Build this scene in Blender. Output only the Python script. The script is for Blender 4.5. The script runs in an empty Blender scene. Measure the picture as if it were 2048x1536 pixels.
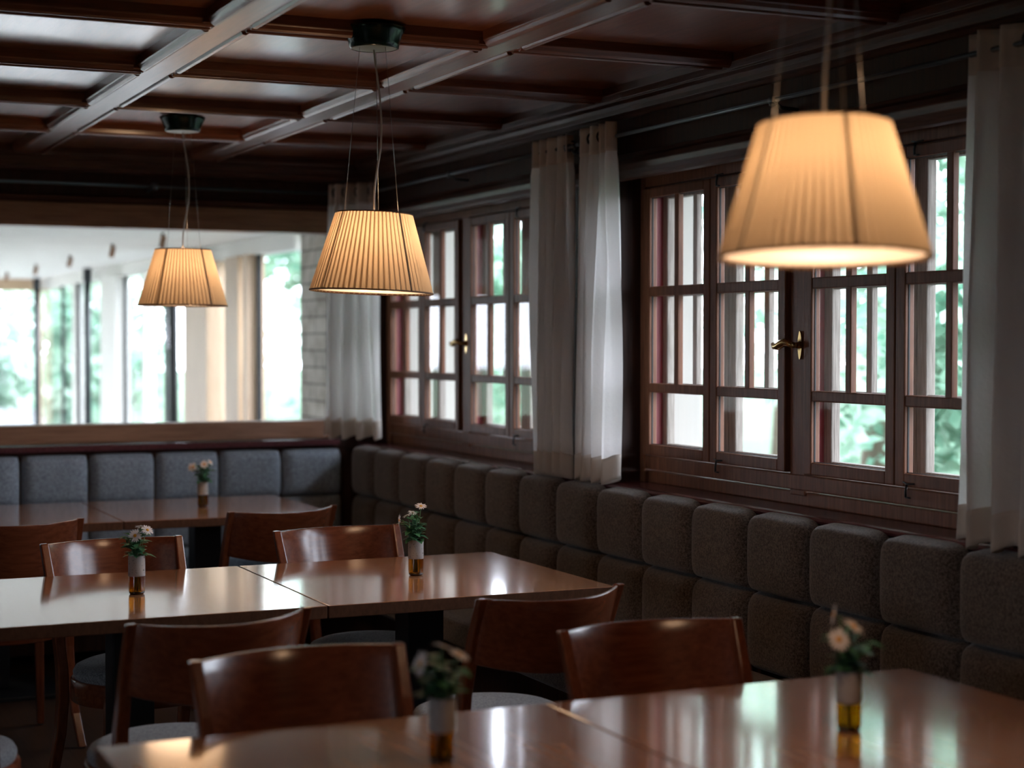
import bpy, bmesh, math, random
from mathutils import Vector, Matrix
random.seed(7)
S = bpy.context.scene
COL = S.collection
PI = math.pi

# ------------------------------------------------------------------ camera
cd = bpy.data.cameras.new('camera'); cam = bpy.data.objects.new('camera', cd); COL.objects.link(cam)
F = 3414.6
PITCH, ROLL, YAW = 0.0257978, 0.000856, 0.430664
fw = Vector((math.sin(YAW)*math.cos(PITCH), math.cos(YAW)*math.cos(PITCH), -math.sin(PITCH)))
r0 = Vector((math.cos(YAW), -math.sin(YAW), 0)); u0 = r0.cross(fw)
rr = r0*math.cos(ROLL)+u0*math.sin(ROLL); uu = -r0*math.sin(ROLL)+u0*math.cos(ROLL)
M = Matrix(((rr.x, uu.x, -fw.x, 0), (rr.y, uu.y, -fw.y, 0), (rr.z, uu.z, -fw.z, 1.5), (0, 0, 0, 1)))
cam.matrix_world = M
cd.sensor_width = 36; cd.lens = F/2048*36
cd.dof.use_dof = True; cd.dof.focus_distance = 5.35; cd.dof.aperture_fstop = 2.0
cd.clip_end = 200
S.camera = cam

# ------------------------------------------------------------------ world, light, exposure
W = bpy.data.worlds.new('overcast_sky'); S.world = W; W.use_nodes = True
bg = W.node_tree.nodes['Background']
bg.inputs[0].default_value = (0.86, 0.92, 1.04, 1); bg.inputs[1].default_value = 13.0
S.view_settings.view_transform = 'Standard'; S.view_settings.look = 'None'
S.view_settings.exposure = 0.14; S.view_settings.gamma = 1.0
S.view_settings.use_curve_mapping = False

def portal(loc, rot, sx, sy):
    l = bpy.data.lights.new('daylight_portal', 'AREA'); l.shape = 'RECTANGLE'; l.size = sx; l.size_y = sy
    l.cycles.is_portal = True
    o = bpy.data.objects.new('daylight_portal', l); COL.objects.link(o); o.location = loc; o.rotation_euler = rot
for yc in (4.6, 7.32):
    portal((3.30, yc, 1.56), (0, PI/2, 0), 1.0, 2.0)

# ------------------------------------------------------------------ materials
def newmat(name):
    m = bpy.data.materials.new(name); m.use_nodes = True
    nt = m.node_tree
    return m, nt, nt.nodes['Principled BSDF'], nt.nodes, nt.links

def coated(m, w, ior, rough, tint=None):
    b = m.node_tree.nodes['Principled BSDF']; b.inputs['Coat Weight'].default_value = w; b.inputs['Coat IOR'].default_value = ior; b.inputs['Coat Roughness'].default_value = rough
    return m

def plain(name, col, rough=0.5, metal=0.0, spec=0.5, coat=0.0):
    m, nt, b, N, L = newmat(name)
    b.inputs['Base Color'].default_value = (*col, 1); b.inputs['Roughness'].default_value = rough
    b.inputs['Metallic'].default_value = metal; b.inputs['Specular IOR Level'].default_value = spec
    b.inputs['Coat Weight'].default_value = coat
    return m

def wood(name, c1, c2, axis='x', rough=0.35, scale=5.0, bump=0.15, spec=0.5, coat=0.0, stretch=14, coat_rough=0.15, rvar=0.0):
    m, nt, b, N, L = newmat(name)
    tc = N.new('ShaderNodeTexCoord'); mp = N.new('ShaderNodeMapping')
    s = {'x': (1, stretch, stretch), 'y': (stretch, 1, stretch), 'z': (stretch, stretch, 1)}[axis]
    mp.inputs['Scale'].default_value = s
    n = N.new('ShaderNodeTexNoise'); n.inputs['Scale'].default_value = scale; n.inputs['Detail'].default_value = 8
    n.inputs['Roughness'].default_value = 0.65; n.inputs['Distortion'].default_value = 0.35
    n2 = N.new('ShaderNodeTexNoise'); n2.inputs['Scale'].default_value = 0.9; n2.inputs['Detail'].default_value = 2
    r = N.new('ShaderNodeValToRGB'); r.color_ramp.elements[0].position = 0.32; r.color_ramp.elements[1].position = 0.68
    r.color_ramp.elements[0].color = (*c1, 1); r.color_ramp.elements[1].color = (*c2, 1)
    L.new(tc.outputs['Object'], mp.inputs[0]); L.new(mp.outputs[0], n.inputs[0]); L.new(tc.outputs['Object'], n2.inputs[0])
    mix = N.new('ShaderNodeMixRGB'); mix.blend_type = 'MULTIPLY'; mix.inputs[0].default_value = 0.5
    r2 = N.new('ShaderNodeValToRGB'); r2.color_ramp.elements[0].color = (.55, .5, .5, 1); r2.color_ramp.elements[0].position = .35
    r2.color_ramp.elements[1].position = .65
    L.new(n2.outputs[0], r2.inputs[0]); L.new(n.outputs[0], r.inputs[0])
    L.new(r.outputs[0], mix.inputs[1]); L.new(r2.outputs[0], mix.inputs[2]); L.new(mix.outputs[0], b.inputs['Base Color'])
    bp = N.new('ShaderNodeBump'); bp.inputs['Strength'].default_value = bump; bp.inputs['Distance'].default_value = 0.004
    L.new(n.outputs[0], bp.inputs['Height']); L.new(bp.outputs[0], b.inputs['Normal'])
    b.inputs['Roughness'].default_value = rough; b.inputs['Specular IOR Level'].default_value = spec
    b.inputs['Coat Weight'].default_value = coat; b.inputs['Coat Roughness'].default_value = coat_rough
    return m

def fabric(name, c1, c2, scale=420, rough=0.95, sheen=0.3, bump=0.5):
    m, nt, b, N, L = newmat(name)
    tc = N.new('ShaderNodeTexCoord')
    n = N.new('ShaderNodeTexNoise'); n.inputs['Scale'].default_value = scale; n.inputs['Detail'].default_value = 3
    n3 = N.new('ShaderNodeTexNoise'); n3.inputs['Scale'].default_value = scale/3; n3.inputs['Detail'].default_value = 4
    ad = N.new('ShaderNodeMath'); ad.operation = 'ADD'; hf = N.new('ShaderNodeMath'); hf.operation = 'MULTIPLY'; hf.inputs[1].default_value = .5
    r = N.new('ShaderNodeValToRGB'); r.color_ramp.elements[0].position = .40; r.color_ramp.elements[1].position = .62
    r.color_ramp.elements[0].color = (*c1, 1); r.color_ramp.elements[1].color = (*c2, 1)
    L.new(tc.outputs['Object'], n.inputs[0]); L.new(tc.outputs['Object'], n3.inputs[0])
    L.new(n.outputs[0], ad.inputs[0]); L.new(n3.outputs[0], ad.inputs[1]); L.new(ad.outputs[0], hf.inputs[0])
    L.new(hf.outputs[0], r.inputs[0]); L.new(r.outputs[0], b.inputs['Base Color'])
    bp = N.new('ShaderNodeBump'); bp.inputs['Strength'].default_value = bump; bp.inputs['Distance'].default_value = .002
    L.new(n.outputs[0], bp.inputs['Height']); L.new(bp.outputs[0], b.inputs['Normal'])
    b.inputs['Roughness'].default_value = rough; b.inputs['Sheen Weight'].default_value = sheen
    b.inputs['Sheen Roughness'].default_value = .5; b.inputs['Specular IOR Level'].default_value = .2
    return m

def translucent(name, col, mixf=0.5, weave=0.0):
    m, nt, b, N, L = newmat(name)
    out = N['Material Output']; N.remove(b)
    d = N.new('ShaderNodeBsdfDiffuse'); t = N.new('ShaderNodeBsdfTranslucent'); mx = N.new('ShaderNodeMixShader')
    d.inputs[0].default_value = (*col, 1); t.inputs[0].default_value = (*col, 1); mx.inputs[0].default_value = mixf
    L.new(d.outputs[0], mx.inputs[1]); L.new(t.outputs[0], mx.inputs[2]); L.new(mx.outputs[0], out.inputs[0])
    if weave:
        tc = N.new('ShaderNodeTexCoord'); n = N.new('ShaderNodeTexNoise'); n.inputs['Scale'].default_value = 60; n.inputs['Detail'].default_value = 6
        bp = N.new('ShaderNodeBump'); bp.inputs['Strength'].default_value = weave; bp.inputs['Distance'].default_value = .004
        L.new(tc.outputs['Object'], n.inputs[0]); L.new(n.outputs[0], bp.inputs['Height'])
        L.new(bp.outputs[0], d.inputs['Normal']); L.new(bp.outputs[0], t.inputs['Normal'])
    return m

def schlick(N, L):
    lw = N.new('ShaderNodeLayerWeight'); p = N.new('ShaderNodeMath'); p.operation = 'POWER'; p.inputs[1].default_value = 5
    q = N.new('ShaderNodeMath'); q.operation = 'MULTIPLY_ADD'; q.inputs[1].default_value = .9; q.inputs[2].default_value = .05
    lw.inputs[0].default_value = .5
    L.new(lw.outputs['Facing'], p.inputs[0]); L.new(p.outputs[0], q.inputs[0]); return q.outputs[0]

def glass_thin(name, tint=(.955, .965, .975), gl=0.10):
    m, nt, b, N, L = newmat(name)
    out = N['Material Output']; N.remove(b)
    t = N.new('ShaderNodeBsdfTransparent'); g = N.new('ShaderNodeBsdfGlossy'); mx = N.new('ShaderNodeMixShader')
    t.inputs[0].default_value = (*tint, 1); g.inputs['Roughness'].default_value = 0.02
    L.new(schlick(N, L), mx.inputs[0])
    L.new(t.outputs[0], mx.inputs[1]); L.new(g.outputs[0], mx.inputs[2]); L.new(mx.outputs[0], out.inputs[0])
    return m

def emit(name, col, st):
    m, nt, b, N, L = newmat(name)
    b.inputs['Base Color'].default_value = (.8, .8, .8, 1)
    b.inputs['Emission Color'].default_value = (*col, 1); b.inputs['Emission Strength'].default_value = st
    return m

def planks(name, c1, c2, width, rough=.3, axis='x', rowlen=.6, spec=.5, gap=(.02, .008, .004), coat=0.0, bump=.06, grain=5.0, gapw=.0012):
    """boards glued side by side, running along axis"""
    m, nt, b, N, L = newmat(name)
    tc = N.new('ShaderNodeTexCoord'); mp = N.new('ShaderNodeMapping')
    if axis == 'y': mp.inputs['Rotation'].default_value = (0, 0, PI/2)
    br = N.new('ShaderNodeTexBrick'); br.inputs['Scale'].default_value = 1.0
    br.inputs['Brick Width'].default_value = rowlen; br.inputs['Row Height'].default_value = width
    br.inputs['Mortar Size'].default_value = gapw; br.inputs['Mortar'].default_value = (*gap, 1)
    br.inputs['Color1'].default_value = (*c1, 1); br.inputs['Color2'].default_value = (*c2, 1); br.inputs['Bias'].default_value = 0
    L.new(tc.outputs['Object'], mp.inputs[0]); L.new(mp.outputs[0], br.inputs[0])
    mg = N.new('ShaderNodeMapping'); mg.inputs['Scale'].default_value = (1, 16, 16)
    L.new(mp.outputs[0], mg.inputs[0])
    n = N.new('ShaderNodeTexNoise'); n.inputs['Scale'].default_value = grain; n.inputs['Detail'].default_value = 8; n.inputs['Distortion'].default_value = .4
    L.new(mg.outputs[0], n.inputs[0])
    r = N.new('ShaderNodeValToRGB'); r.color_ramp.elements[0].position = .3; r.color_ramp.elements[1].position = .65
    r.color_ramp.elements[0].color = (.62, .58, .55, 1); r.color_ramp.elements[1].color = (1, 1, 1, 1)
    L.new(n.outputs[0], r.inputs[0])
    mx = N.new('ShaderNodeMixRGB'); mx.blend_type = 'MULTIPLY'; mx.inputs[0].default_value = .9
    L.new(br.outputs[0], mx.inputs[1]); L.new(r.outputs[0], mx.inputs[2]); L.new(mx.outputs[0], b.inputs['Base Color'])
    bp = N.new('ShaderNodeBump'); bp.inputs['Strength'].default_value = bump; bp.inputs['Distance'].default_value = .003
    L.new(n.outputs[0], bp.inputs['Height']); L.new(bp.outputs[0], b.inputs['Normal'])
    b.inputs['Roughness'].default_value = rough; b.inputs['Specular IOR Level'].default_value = spec; b.inputs['Coat Weight'].default_value = coat
    b.inputs['Coat Roughness'].default_value = .12
    return m

MT = {}
MT['wall'] = wood('dark_stained_panelling', (.022, .009, .006), (.060, .023, .013), 'z', .55, 4, .12, spec=.22)
MT['trim'] = wood('dark_moulding_wood', (.040, .015, .009), (.105, .042, .025), 'y', .42, 5, .12, spec=.3)
MT['trimx'] = wood('dark_moulding_wood_cross', (.040, .015, .009), (.105, .042, .024), 'x', .42, 5, .12, spec=.3)
MT['panel'] = wood('ceiling_panel_veneer', (.19, .052, .021), (.34, .105, .044), 'y', .34, 3.2, .55, spec=.6, stretch=9)
coated(MT['panel'], 1.0, 1.8, .19)
MT['beamx'] = wood('ceiling_batten_wood_cross', (.095, .028, .012), (.22, .066, .028), 'x', .30, 5, .12)
MT['beamy'] = wood('ceiling_batten_wood', (.095, .028, .013), (.22, .066, .030), 'y', .28, 5, .12)
for q_ in ('beamx', 'beamy'): coated(MT[q_], .55, 1.5, .25)
for q_ in ('trim', 'trimx'): coated(MT[q_], .10, 1.5, .25)
MT['rail'] = wood('brown_rail_wood', (.22, .105, .056), (.40, .205, .118), 'x', .4, 4, .1)
MT['sash'] = wood('red_brown_casement_pine', (.13, .050, .025), (.26, .108, .056), 'z', .48, 6, .15, spec=.28)
MT['outer'] = wood('weathered_larch', (.17, .14, .115), (.38, .335, .29), 'z', .7, 7, .4, stretch=22)
MT['red'] = plain('oxblood_painted_rebate', (.26, .035, .045), .5)
MT['plaster'] = plain('cream_render', (.42, .40, .36), .9)
MT['sill'] = wood('oxblood_sill', (.075, .022, .026), (.14, .045, .05), 'y', .22, 5, .08)
MT['table'] = planks('lamella_table_wood', (.70, .335, .165), (.58, .250, .115), .085, .18, 'y', 3.0, spec=.55, gap=(.2, .08, .04), gapw=.0004, bump=.02)
coated(MT['table'], 1.0, 1.75, .09)
MT['table_edge_shaded'] = wood('shaded_table_edge_wood', (.13, .055, .028), (.22, .10, .052), 'z', .5, 30, .1, spec=.25, stretch=2)  # same wood as the top, shade of the side faces put into the colour
MT['chair'] = wood('red_beech_stain', (.17, .044, .018), (.30, .084, .034), 'x', .22, 5, .08, spec=.5, coat=.2)
MT['chairz'] = wood('red_beech_stain_upright', (.17, .044, .018), (.30, .084, .034), 'z', .22, 5, .08, spec=.5, coat=.2)
for q_ in ('chair', 'chairz'): coated(MT[q_], .55, 1.5, .20)
MT['black'] = plain('black_powder_coat', (.010, .014, .018), .42)
MT['steel'] = plain('dark_steel', (.16, .18, .20), .35, .8)
MT['rod'] = plain('gunmetal_rod', (.10, .12, .14), .38, .7)
MT['brass'] = plain('aged_brass', (.50, .34, .15), .22, 1.0)
MT['wool'] = fabric('grey_brown_wool', (.044, .034, .028), (.20, .158, .133))
MT['wool_blue'] = fabric('blue_grey_wool', (.16, .190, .225), (.46, .53, .61), 380)
MT['wool_seat'] = fabric('grey_seat_wool', (.12, .132, .148), (.38, .41, .44), 500)
MT['curtain'] = translucent('offwhite_linen', (.90, .88, .86), .52, .5)
MT['hem'] = translucent('offwhite_linen_double', (.72, .66, .60), .3, .5)
MT['shade'] = translucent('pleated_cream_fabric', (.54, .435, .31), .55)
MT['shade_trim'] = plain('brown_piping', (.16, .085, .05), .8)
MT['opal'] = emit('opal_diffuser', (1.0, .64, .37), 58.0)
MT['opal_disc'] = emit('opal_disc', (1.0, .78, .66), .7)
def mk_opal_disc():
    m = MT['opal_disc']; N = m.node_tree.nodes; L = m.node_tree.links
    t = N.new('ShaderNodeBsdfTranslucent'); t.inputs[0].default_value = (.85, .80, .76, 1); mx = N.new('ShaderNodeMixShader'); mx.inputs[0].default_value = .85
    L.new(N['Principled BSDF'].outputs[0], mx.inputs[1]); L.new(t.outputs[0], mx.inputs[2]); L.new(mx.outputs[0], N['Material Output'].inputs[0])
mk_opal_disc()
MT['canopy'] = plain('bottle_green_enamel', (.006, .022, .020), .22, .2)
MT['canopy_plate'] = plain('grey_green_plate', (.22, .27, .26), .4)
MT['cable'] = plain('clear_cable', (.45, .43, .42), .3)
MT['wire'] = plain('steel_wire', (.30, .29, .28), .3, .9)
MT['glass'] = glass_thin('window_glass')
MT['gasket'] = plain('black_gasket', (.01, .01, .01), .6)
MT['floor'] = planks('dark_floorboards', (.045, .022, .012), (.07, .034, .018), .14, .45, 'y', 2.2)
MT['vplank'] = planks('white_glazed_boards', (.86, .86, .82), (.80, .80, .77), .12, .6, 'x', 6.0, gap=(.35, .34, .32), gapw=.004)
MT['white'] = plain('white_paint', (.80, .78, .74), .6)
MT['beige'] = wood('pale_larch', (.58, .40, .26), (.70, .52, .36), 'z', .5, 4, .05)
MT['beigex'] = wood('pale_larch_cross', (.55, .38, .24), (.68, .50, .34), 'x', .5, 4, .05)
MT['leaf'] = plain('leaf_green', (.10, .26, .12), .6)
MT['amber'] = None

def mk_concrete():
    m, nt, b, N, L = newmat('cast_concrete')
    tc = N.new('ShaderNodeTexCoord'); v = N.new('ShaderNodeTexNoise'); v.inputs['Scale'].default_value = 160; v.inputs['Detail'].default_value = 3
    r = N.new('ShaderNodeValToRGB'); r.color_ramp.elements[0].position = .32; r.color_ramp.elements[1].position = .40
    r.color_ramp.elements[0].color = (.12, .11, .10, 1); r.color_ramp.elements[1].color = (.35, .325, .31, 1)
    L.new(tc.outputs['Object'], v.inputs[0]); L.new(v.outputs[0], r.inputs[0]); L.new(r.outputs[0], b.inputs['Base Color'])
    b.inputs['Roughness'].default_value = .85
    return m
MT['concrete'] = mk_concrete()

def mk_amber():
    m, nt, b, N, L = newmat('amber_bottle_glass')
    out = N['Material Output']; N.remove(b)
    t = N.new('ShaderNodeBsdfTransparent'); t.inputs[0].default_value = (.66, .37, .03, 1)
    g = N.new('ShaderNodeBsdfGlossy'); g.inputs['Roughness'].default_value = .04
    mx = N.new('ShaderNodeMixShader')
    L.new(schlick(N, L), mx.inputs[0]); L.new(t.outputs[0], mx.inputs[1]); L.new(g.outputs[0], mx.inputs[2]); L.new(mx.outputs[0], out.inputs[0])
    return m
MT['amber'] = mk_amber()

def mk_brick():
    m, nt, b, N, L = newmat('whitewashed_stone')
    tc = N.new('ShaderNodeTexCoord'); mp = N.new('ShaderNodeMapping'); mp.inputs['Rotation'].default_value = (PI/2, 0, PI/2)
    sep = N.new('ShaderNodeSeparateXYZ'); cb = N.new('ShaderNodeCombineXYZ')
    L.new(tc.outputs['Object'], sep.inputs[0]); L.new(sep.outputs[1], cb.inputs[0]); L.new(sep.outputs[2], cb.inputs[1])
    br = N.new('ShaderNodeTexBrick'); br.inputs['Scale'].default_value = 1
    br.inputs['Brick Width'].default_value = .42; br.inputs['Row Height'].default_value = .11; br.inputs['Mortar Size'].default_value = .007
    br.inputs['Color1'].default_value = (.62, .58, .53, 1); br.inputs['Color2'].default_value = (.50, .47, .43, 1); br.inputs['Mortar'].default_value = (.16, .13, .11, 1)
    L.new(cb.outputs[0], br.inputs[0])
    n = N.new('ShaderNodeTexNoise'); n.inputs['Scale'].default_value = 9; n.inputs['Detail'].default_value = 5
    r = N.new('ShaderNodeValToRGB'); r.color_ramp.elements[0].position = .35; r.color_ramp.elements[0].color = (.6, .57, .52, 1); r.color_ramp.elements[1].position = .6
    mx = N.new('ShaderNodeMixRGB'); mx.blend_type = 'MULTIPLY'; mx.inputs[0].default_value = .8
    L.new(tc.outputs['Object'], n.inputs[0]); L.new(n.outputs[0], r.inputs[0]); L.new(br.outputs[0], mx.inputs[1]); L.new(r.outputs[0], mx.inputs[2])
    L.new(mx.outputs[0], b.inputs['Base Color']); b.inputs['Roughness'].default_value = .9
    return m
MT['brick'] = mk_brick(); MT['brick'].node_tree.nodes['Brick Texture'].inputs['Mortar'].default_value = (.26, .23, .20, 1)

def mk_leaves(name, a, b_):
    m, nt, b, N, L = newmat(name)
    out = N['Material Output']; N.remove(b)
    tc = N.new('ShaderNodeTexCoord'); n = N.new('ShaderNodeTexNoise'); n.inputs['Scale'].default_value = 1.4; n.inputs['Detail'].default_value = 4
    r = N.new('ShaderNodeValToRGB'); r.color_ramp.elements[0].position = .38; r.color_ramp.elements[1].position = .62
    r.color_ramp.elements[0].color = (*a, 1); r.color_ramp.elements[1].color = (*b_, 1)
    d = N.new('ShaderNodeBsdfDiffuse'); t = N.new('ShaderNodeBsdfTranslucent'); mx = N.new('ShaderNodeMixShader'); mx.inputs[0].default_value = .4
    L.new(tc.outputs['Object'], n.inputs[0]); L.new(n.outputs[0], r.inputs[0]); L.new(r.outputs[0], d.inputs[0]); L.new(r.outputs[0], t.inputs[0])
    L.new(d.outputs[0], mx.inputs[1]); L.new(t.outputs[0], mx.inputs[2]); L.new(mx.outputs[0], out.inputs[0])
    return m
MT['tree'] = mk_leaves('tree_foliage', (.11, .27, .18), (.46, .62, .48))
MT['tree2'] = mk_leaves('pale_tree_foliage', (.18, .34, .25), (.58, .71, .59))
MT['bark'] = plain('bark', (.16, .12, .09), .9)
MT['ground'] = plain('light_asphalt', (.085, .090, .096), .95)
MT['vfloor'] = plain('veranda_floor', (.58, .57, .54), .6)
MT['grass'] = fabric('lawn', (.055, .10, .06), (.09, .14, .08), 8, .95, 0)
MT['petal'] = translucent('white_petal', (.88, .80, .78), .3)
MT['pollen'] = plain('yellow_pollen', (.75, .36, .03), .8)
MT['vleaf'] = plain('daisy_leaf', (.055, .18, .08), .45)
MT['stem'] = plain('daisy_stem', (.10, .22, .09), .5)

# ------------------------------------------------------------------ mesh helper
def wloc(o):
    v = Vector((0, 0, 0))
    while o: v = v + o.location; o = o.parent
    return v

class MB:
    def __init__(s): s.v = []; s.f = []; s.mi = []; s.sm = []
    def add(s, vs, fs, mi=0, smooth=False):
        o = len(s.v); s.v += [tuple(v) for v in vs]
        for f in fs: s.f.append([i+o for i in f]); s.mi.append(mi); s.sm.append(smooth)
        return s
    def box(s, x0, x1, y0, y1, z0, z1, mi=0):
        v = [(x0,y0,z0),(x1,y0,z0),(x1,y1,z0),(x0,y1,z0),(x0,y0,z1),(x1,y0,z1),(x1,y1,z1),(x0,y1,z1)]
        return s.add(v, [(3,2,1,0),(4,5,6,7),(0,1,5,4),(1,2,6,5),(2,3,7,6),(3,0,4,7)], mi)
    def prism(s, prof, axis, a, b, mi=0, smooth=False):
        """closed 2D profile extruded along axis; for 'y' profile is (x,z), for 'x' it is (y,z)"""
        n = len(prof); vs = []
        for t in (a, b):
            for p in prof: vs.append((p[0], t, p[1]) if axis == 'y' else (t, p[0], p[1]))
        fs = [[i, (i+1) % n, n+(i+1) % n, n+i] for i in range(n)] + [list(range(n))[::-1], list(range(n, 2*n))]
        return s.add(vs, fs, mi, smooth)
    def tube(s, pts, r, seg=8, mi=0, cap=True):
        pts = [Vector(p) for p in pts]; rings = []; n = len(pts)
        rs = r if isinstance(r, (list, tuple)) else [r]*n
        up = None
        for i, p in enumerate(pts):
            t = (pts[min(i+1, n-1)]-pts[max(i-1, 0)]).normalized()
            if up is None: up = Vector((1, 0, 0)) if abs(t.x) < .8 else Vector((0, 1, 0))
            a = t.cross(up).normalized(); b = t.cross(a).normalized(); up = -b if False else up
            rings.append([p+a*rs[i]*math.cos(2*PI*k/seg)+b*rs[i]*math.sin(2*PI*k/seg) for k in range(seg)])
        vs = [v for rg in rings for v in rg]; fs = []
        for i in range(n-1):
            for k in range(seg): fs.append((i*seg+k, i*seg+(k+1) % seg, (i+1)*seg+(k+1) % seg, (i+1)*seg+k))
        if cap: fs += [tuple(range(seg))[::-1], tuple(range((n-1)*seg, n*seg))]
        return s.add(vs, fs, mi, True)
    def lathe(s, prof, c=(0, 0, 0), seg=32, mi=0, sx=1.0, sy=1.0, capb=False, capt=False):
        vs = []; fs = []; n = len(prof)
        for (r, z) in prof:
            for k in range(seg):
                a = 2*PI*k/seg; vs.append((c[0]+sx*r*math.cos(a), c[1]+sy*r*math.sin(a), c[2]+z))
        for i in range(n-1):
            for k in range(seg): fs.append((i*seg+k, i*seg+(k+1) % seg, (i+1)*seg+(k+1) % seg, (i+1)*seg+k))
        if capb: fs.append(tuple(range(seg))[::-1])
        if capt: fs.append(tuple(range((n-1)*seg, n*seg)))
        return s.add(vs, fs, mi, True)
    def beam(s, pts, sizes, mi=0, smooth=False):
        """rectangular section swept along pts; sizes (wx, wy) in world x/y"""
        vs = []; fs = []
        for p, (a, b) in zip(pts, sizes):
            vs += [(p[0]-a/2, p[1]-b/2, p[2]), (p[0]+a/2, p[1]-b/2, p[2]), (p[0]+a/2, p[1]+b/2, p[2]), (p[0]-a/2, p[1]+b/2, p[2])]
        for i in range(len(pts)-1):
            for k in range(4): fs.append((i*4+k, i*4+(k+1) % 4, i*4+4+(k+1) % 4, i*4+4+k))
        fs += [(3, 2, 1, 0), tuple(range(len(vs)-4, len(vs)))]
        return s.add(vs, fs, mi, smooth)
    def build(s, name, mats, parent=None, bevel=0, bseg=2, solid=0, origin=None):
        me = bpy.data.meshes.new(name)
        off = wloc(parent) if parent else Vector(origin or (0, 0, 0))
        me.from_pydata([tuple(Vector(v)-off) for v in s.v], [], s.f)
        if not isinstance(mats, (list, tuple)): mats = [mats]
        for m in mats: me.materials.append(m)
        me.polygons.foreach_set('material_index', s.mi); me.polygons.foreach_set('use_smooth', s.sm)
        bm = bmesh.new(); bm.from_mesh(me); bmesh.ops.recalc_face_normals(bm, faces=bm.faces); bm.to_mesh(me); bm.free()
        me.update()
        o = bpy.data.objects.new(name, me); COL.objects.link(o)
        if parent: o.parent = parent
        else: o.location = off
        if solid:
            q = o.modifiers.new('solid', 'SOLIDIFY'); q.thickness = solid; q.offset = 0
        if bevel:
            q = o.modifiers.new('bevel', 'BEVEL'); q.width = bevel; q.segments = bseg; q.limit_method = 'ANGLE'
            q.harden_normals = False
        return o

def tag(o, label=None, cat=None, group=None, kind=None):
    if label: o['label'] = label
    if cat: o['category'] = cat
    if group: o['group'] = group
    if kind: o['kind'] = kind
    return o
def empty(name, loc):
    o = bpy.data.objects.new(name, None); COL.objects.link(o); o.location = loc; o.empty_display_size = .1
    return o
def struct(o): o['kind'] = 'structure'; return o
def copy_tree(o, parent=None):
    c = o.copy(); COL.objects.link(c); c.parent = parent
    for ch in list(o.children): copy_tree(ch, c)
    return c

# ================================================================== THE ROOM
ZC = 2.42      # ceiling panels
ZB = 2.38      # batten soffits
XW = 3.02      # pier face
XF = 3.13      # window plane
XO = 3.38      # outside face
WIN = [4.604, 7.324]       # centres of the two casement windows

# floor
struct(MB().box(-4.2, 3.0, -3, 8.5, -.1, 0).build('floor', MT['floor']))
# ceiling panels
struct(MB().box(-4.2, XW+.02, -3, 8.5, ZC, ZC+.1).build('ceiling', MT['panel']))

# battens: main ones run along y, short ones between them along x
mainx = [-2.87, -2.04, -1.205, -.37, .465, 1.298, 2.133]
crossy = [-1.35, -.48, .39, 1.26, 2.13, 3.0, 3.87, 4.73, 5.62, 6.51, 7.36]
def halfprof(w):       # soffit half width w
    return [(-w-.042, ZC+.01), (-w-.042, ZC-.010), (-w-.034, ZC-.018), (-w-.018, ZB+.020), (-w-.006, ZB+.012), (-w, ZB+.010), (-w, ZB),
            (w, ZB), (w, ZB+.010), (w+.006, ZB+.012), (w+.018, ZB+.020), (w+.034, ZC-.018), (w+.042, ZC-.010), (w+.042, ZC+.01)]
tn = 1
for x in mainx:
    b = MB()
    b.box(x-.045, x+.045, -3, 8.3, ZB, ZC+.01)
    ys = [-3]+crossy+[8.28]
    for i in range(len(ys)-1):          # side mouldings, cut at each cross batten
        a, c = ys[i]+.052, ys[i+1]-.052
        for sg in (-1, 1):
            pr = [(x+sg*.043, ZC+.008), (x+sg*.046, ZB+.002), (x+sg*.050, ZB-.007), (x+sg*.060, ZB-.009), (x+sg*.070, ZB-.003), (x+sg*.076, ZB+.008), (x+sg*.080, ZB+.012), (x+sg*.082, ZC+.008)]
            b.prism(pr, 'y', a, c)
    struct(b.build('trim_%d' % tn, MT['beamy'], bevel=.002)); tn += 1
mx = mainx+[2.98]
for y in crossy:
    b = MB()
    for i in range(len(mx)-1):
        x0, x1 = mx[i]+.045, mx[i+1]-.045
        b.box(x0-.001, x1+.001, y-.014, y+.014, ZB+.0005, ZC+.01); b.box(x0-.001, x0+.045, y-.046, y+.046, ZB+.001, ZC+.01)
        if i < len(mx)-2: b.box(x1-.045, x1+.001, y-.046, y+.046, ZB+.001, ZC+.01)
        for sg in (-1, 1):
            pr = [(y+sg*.012, ZC+.008), (y+sg*.013, ZB+.002), (y+sg*.016, ZB-.006), (y+sg*.026, ZB-.008), (y+sg*.036, ZB-.002), (y+sg*.042, ZB+.008), (y+sg*.046, ZB+.012), (y+sg*.048, ZC+.008)]
            b.prism(pr, 'x', x0+.008, x1-.008)
    struct(b.build('trim_%d' % tn, MT['beamx'], bevel=.002)); tn += 1
# cornice along the window wall and the back wall
def cornice(sgn_axis):
    x = 2.93
    return [(XW+.03, ZC+.008), (x, ZC+.008), (x, ZB+.012), (x+.012, ZB+.004), (x+.022, ZB-.004), (x+.022, ZB-.012), (x+.04, ZB-.020), (x+.048, ZB-.034), (x+.05, ZB-.050),
            (x+.062, ZB-.056), (x+.075, ZB-.066), (XW+.03, ZB-.068)]
struct(MB().prism(cornice(0), 'y', -3, 8.42).build('trim_%d' % tn, MT['trim'], bevel=.0015)); tn += 1
yb = 8.34
prb = [(8.52, ZC+.008), (yb-.04, ZC+.008), (yb-.04, ZB+.012), (yb-.02, ZB-.004), (yb-.02, ZB-.012), (yb, ZB-.020), (yb+.012, ZB-.034), (yb+.014, ZB-.050), (yb+.04, ZB-.066), (8.52, ZB-.068)]
struct(MB().prism(prb, 'x', -4.2, XW).build('trim_%d' % tn, MT['trimx'], bevel=.0015)); tn += 1

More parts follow.
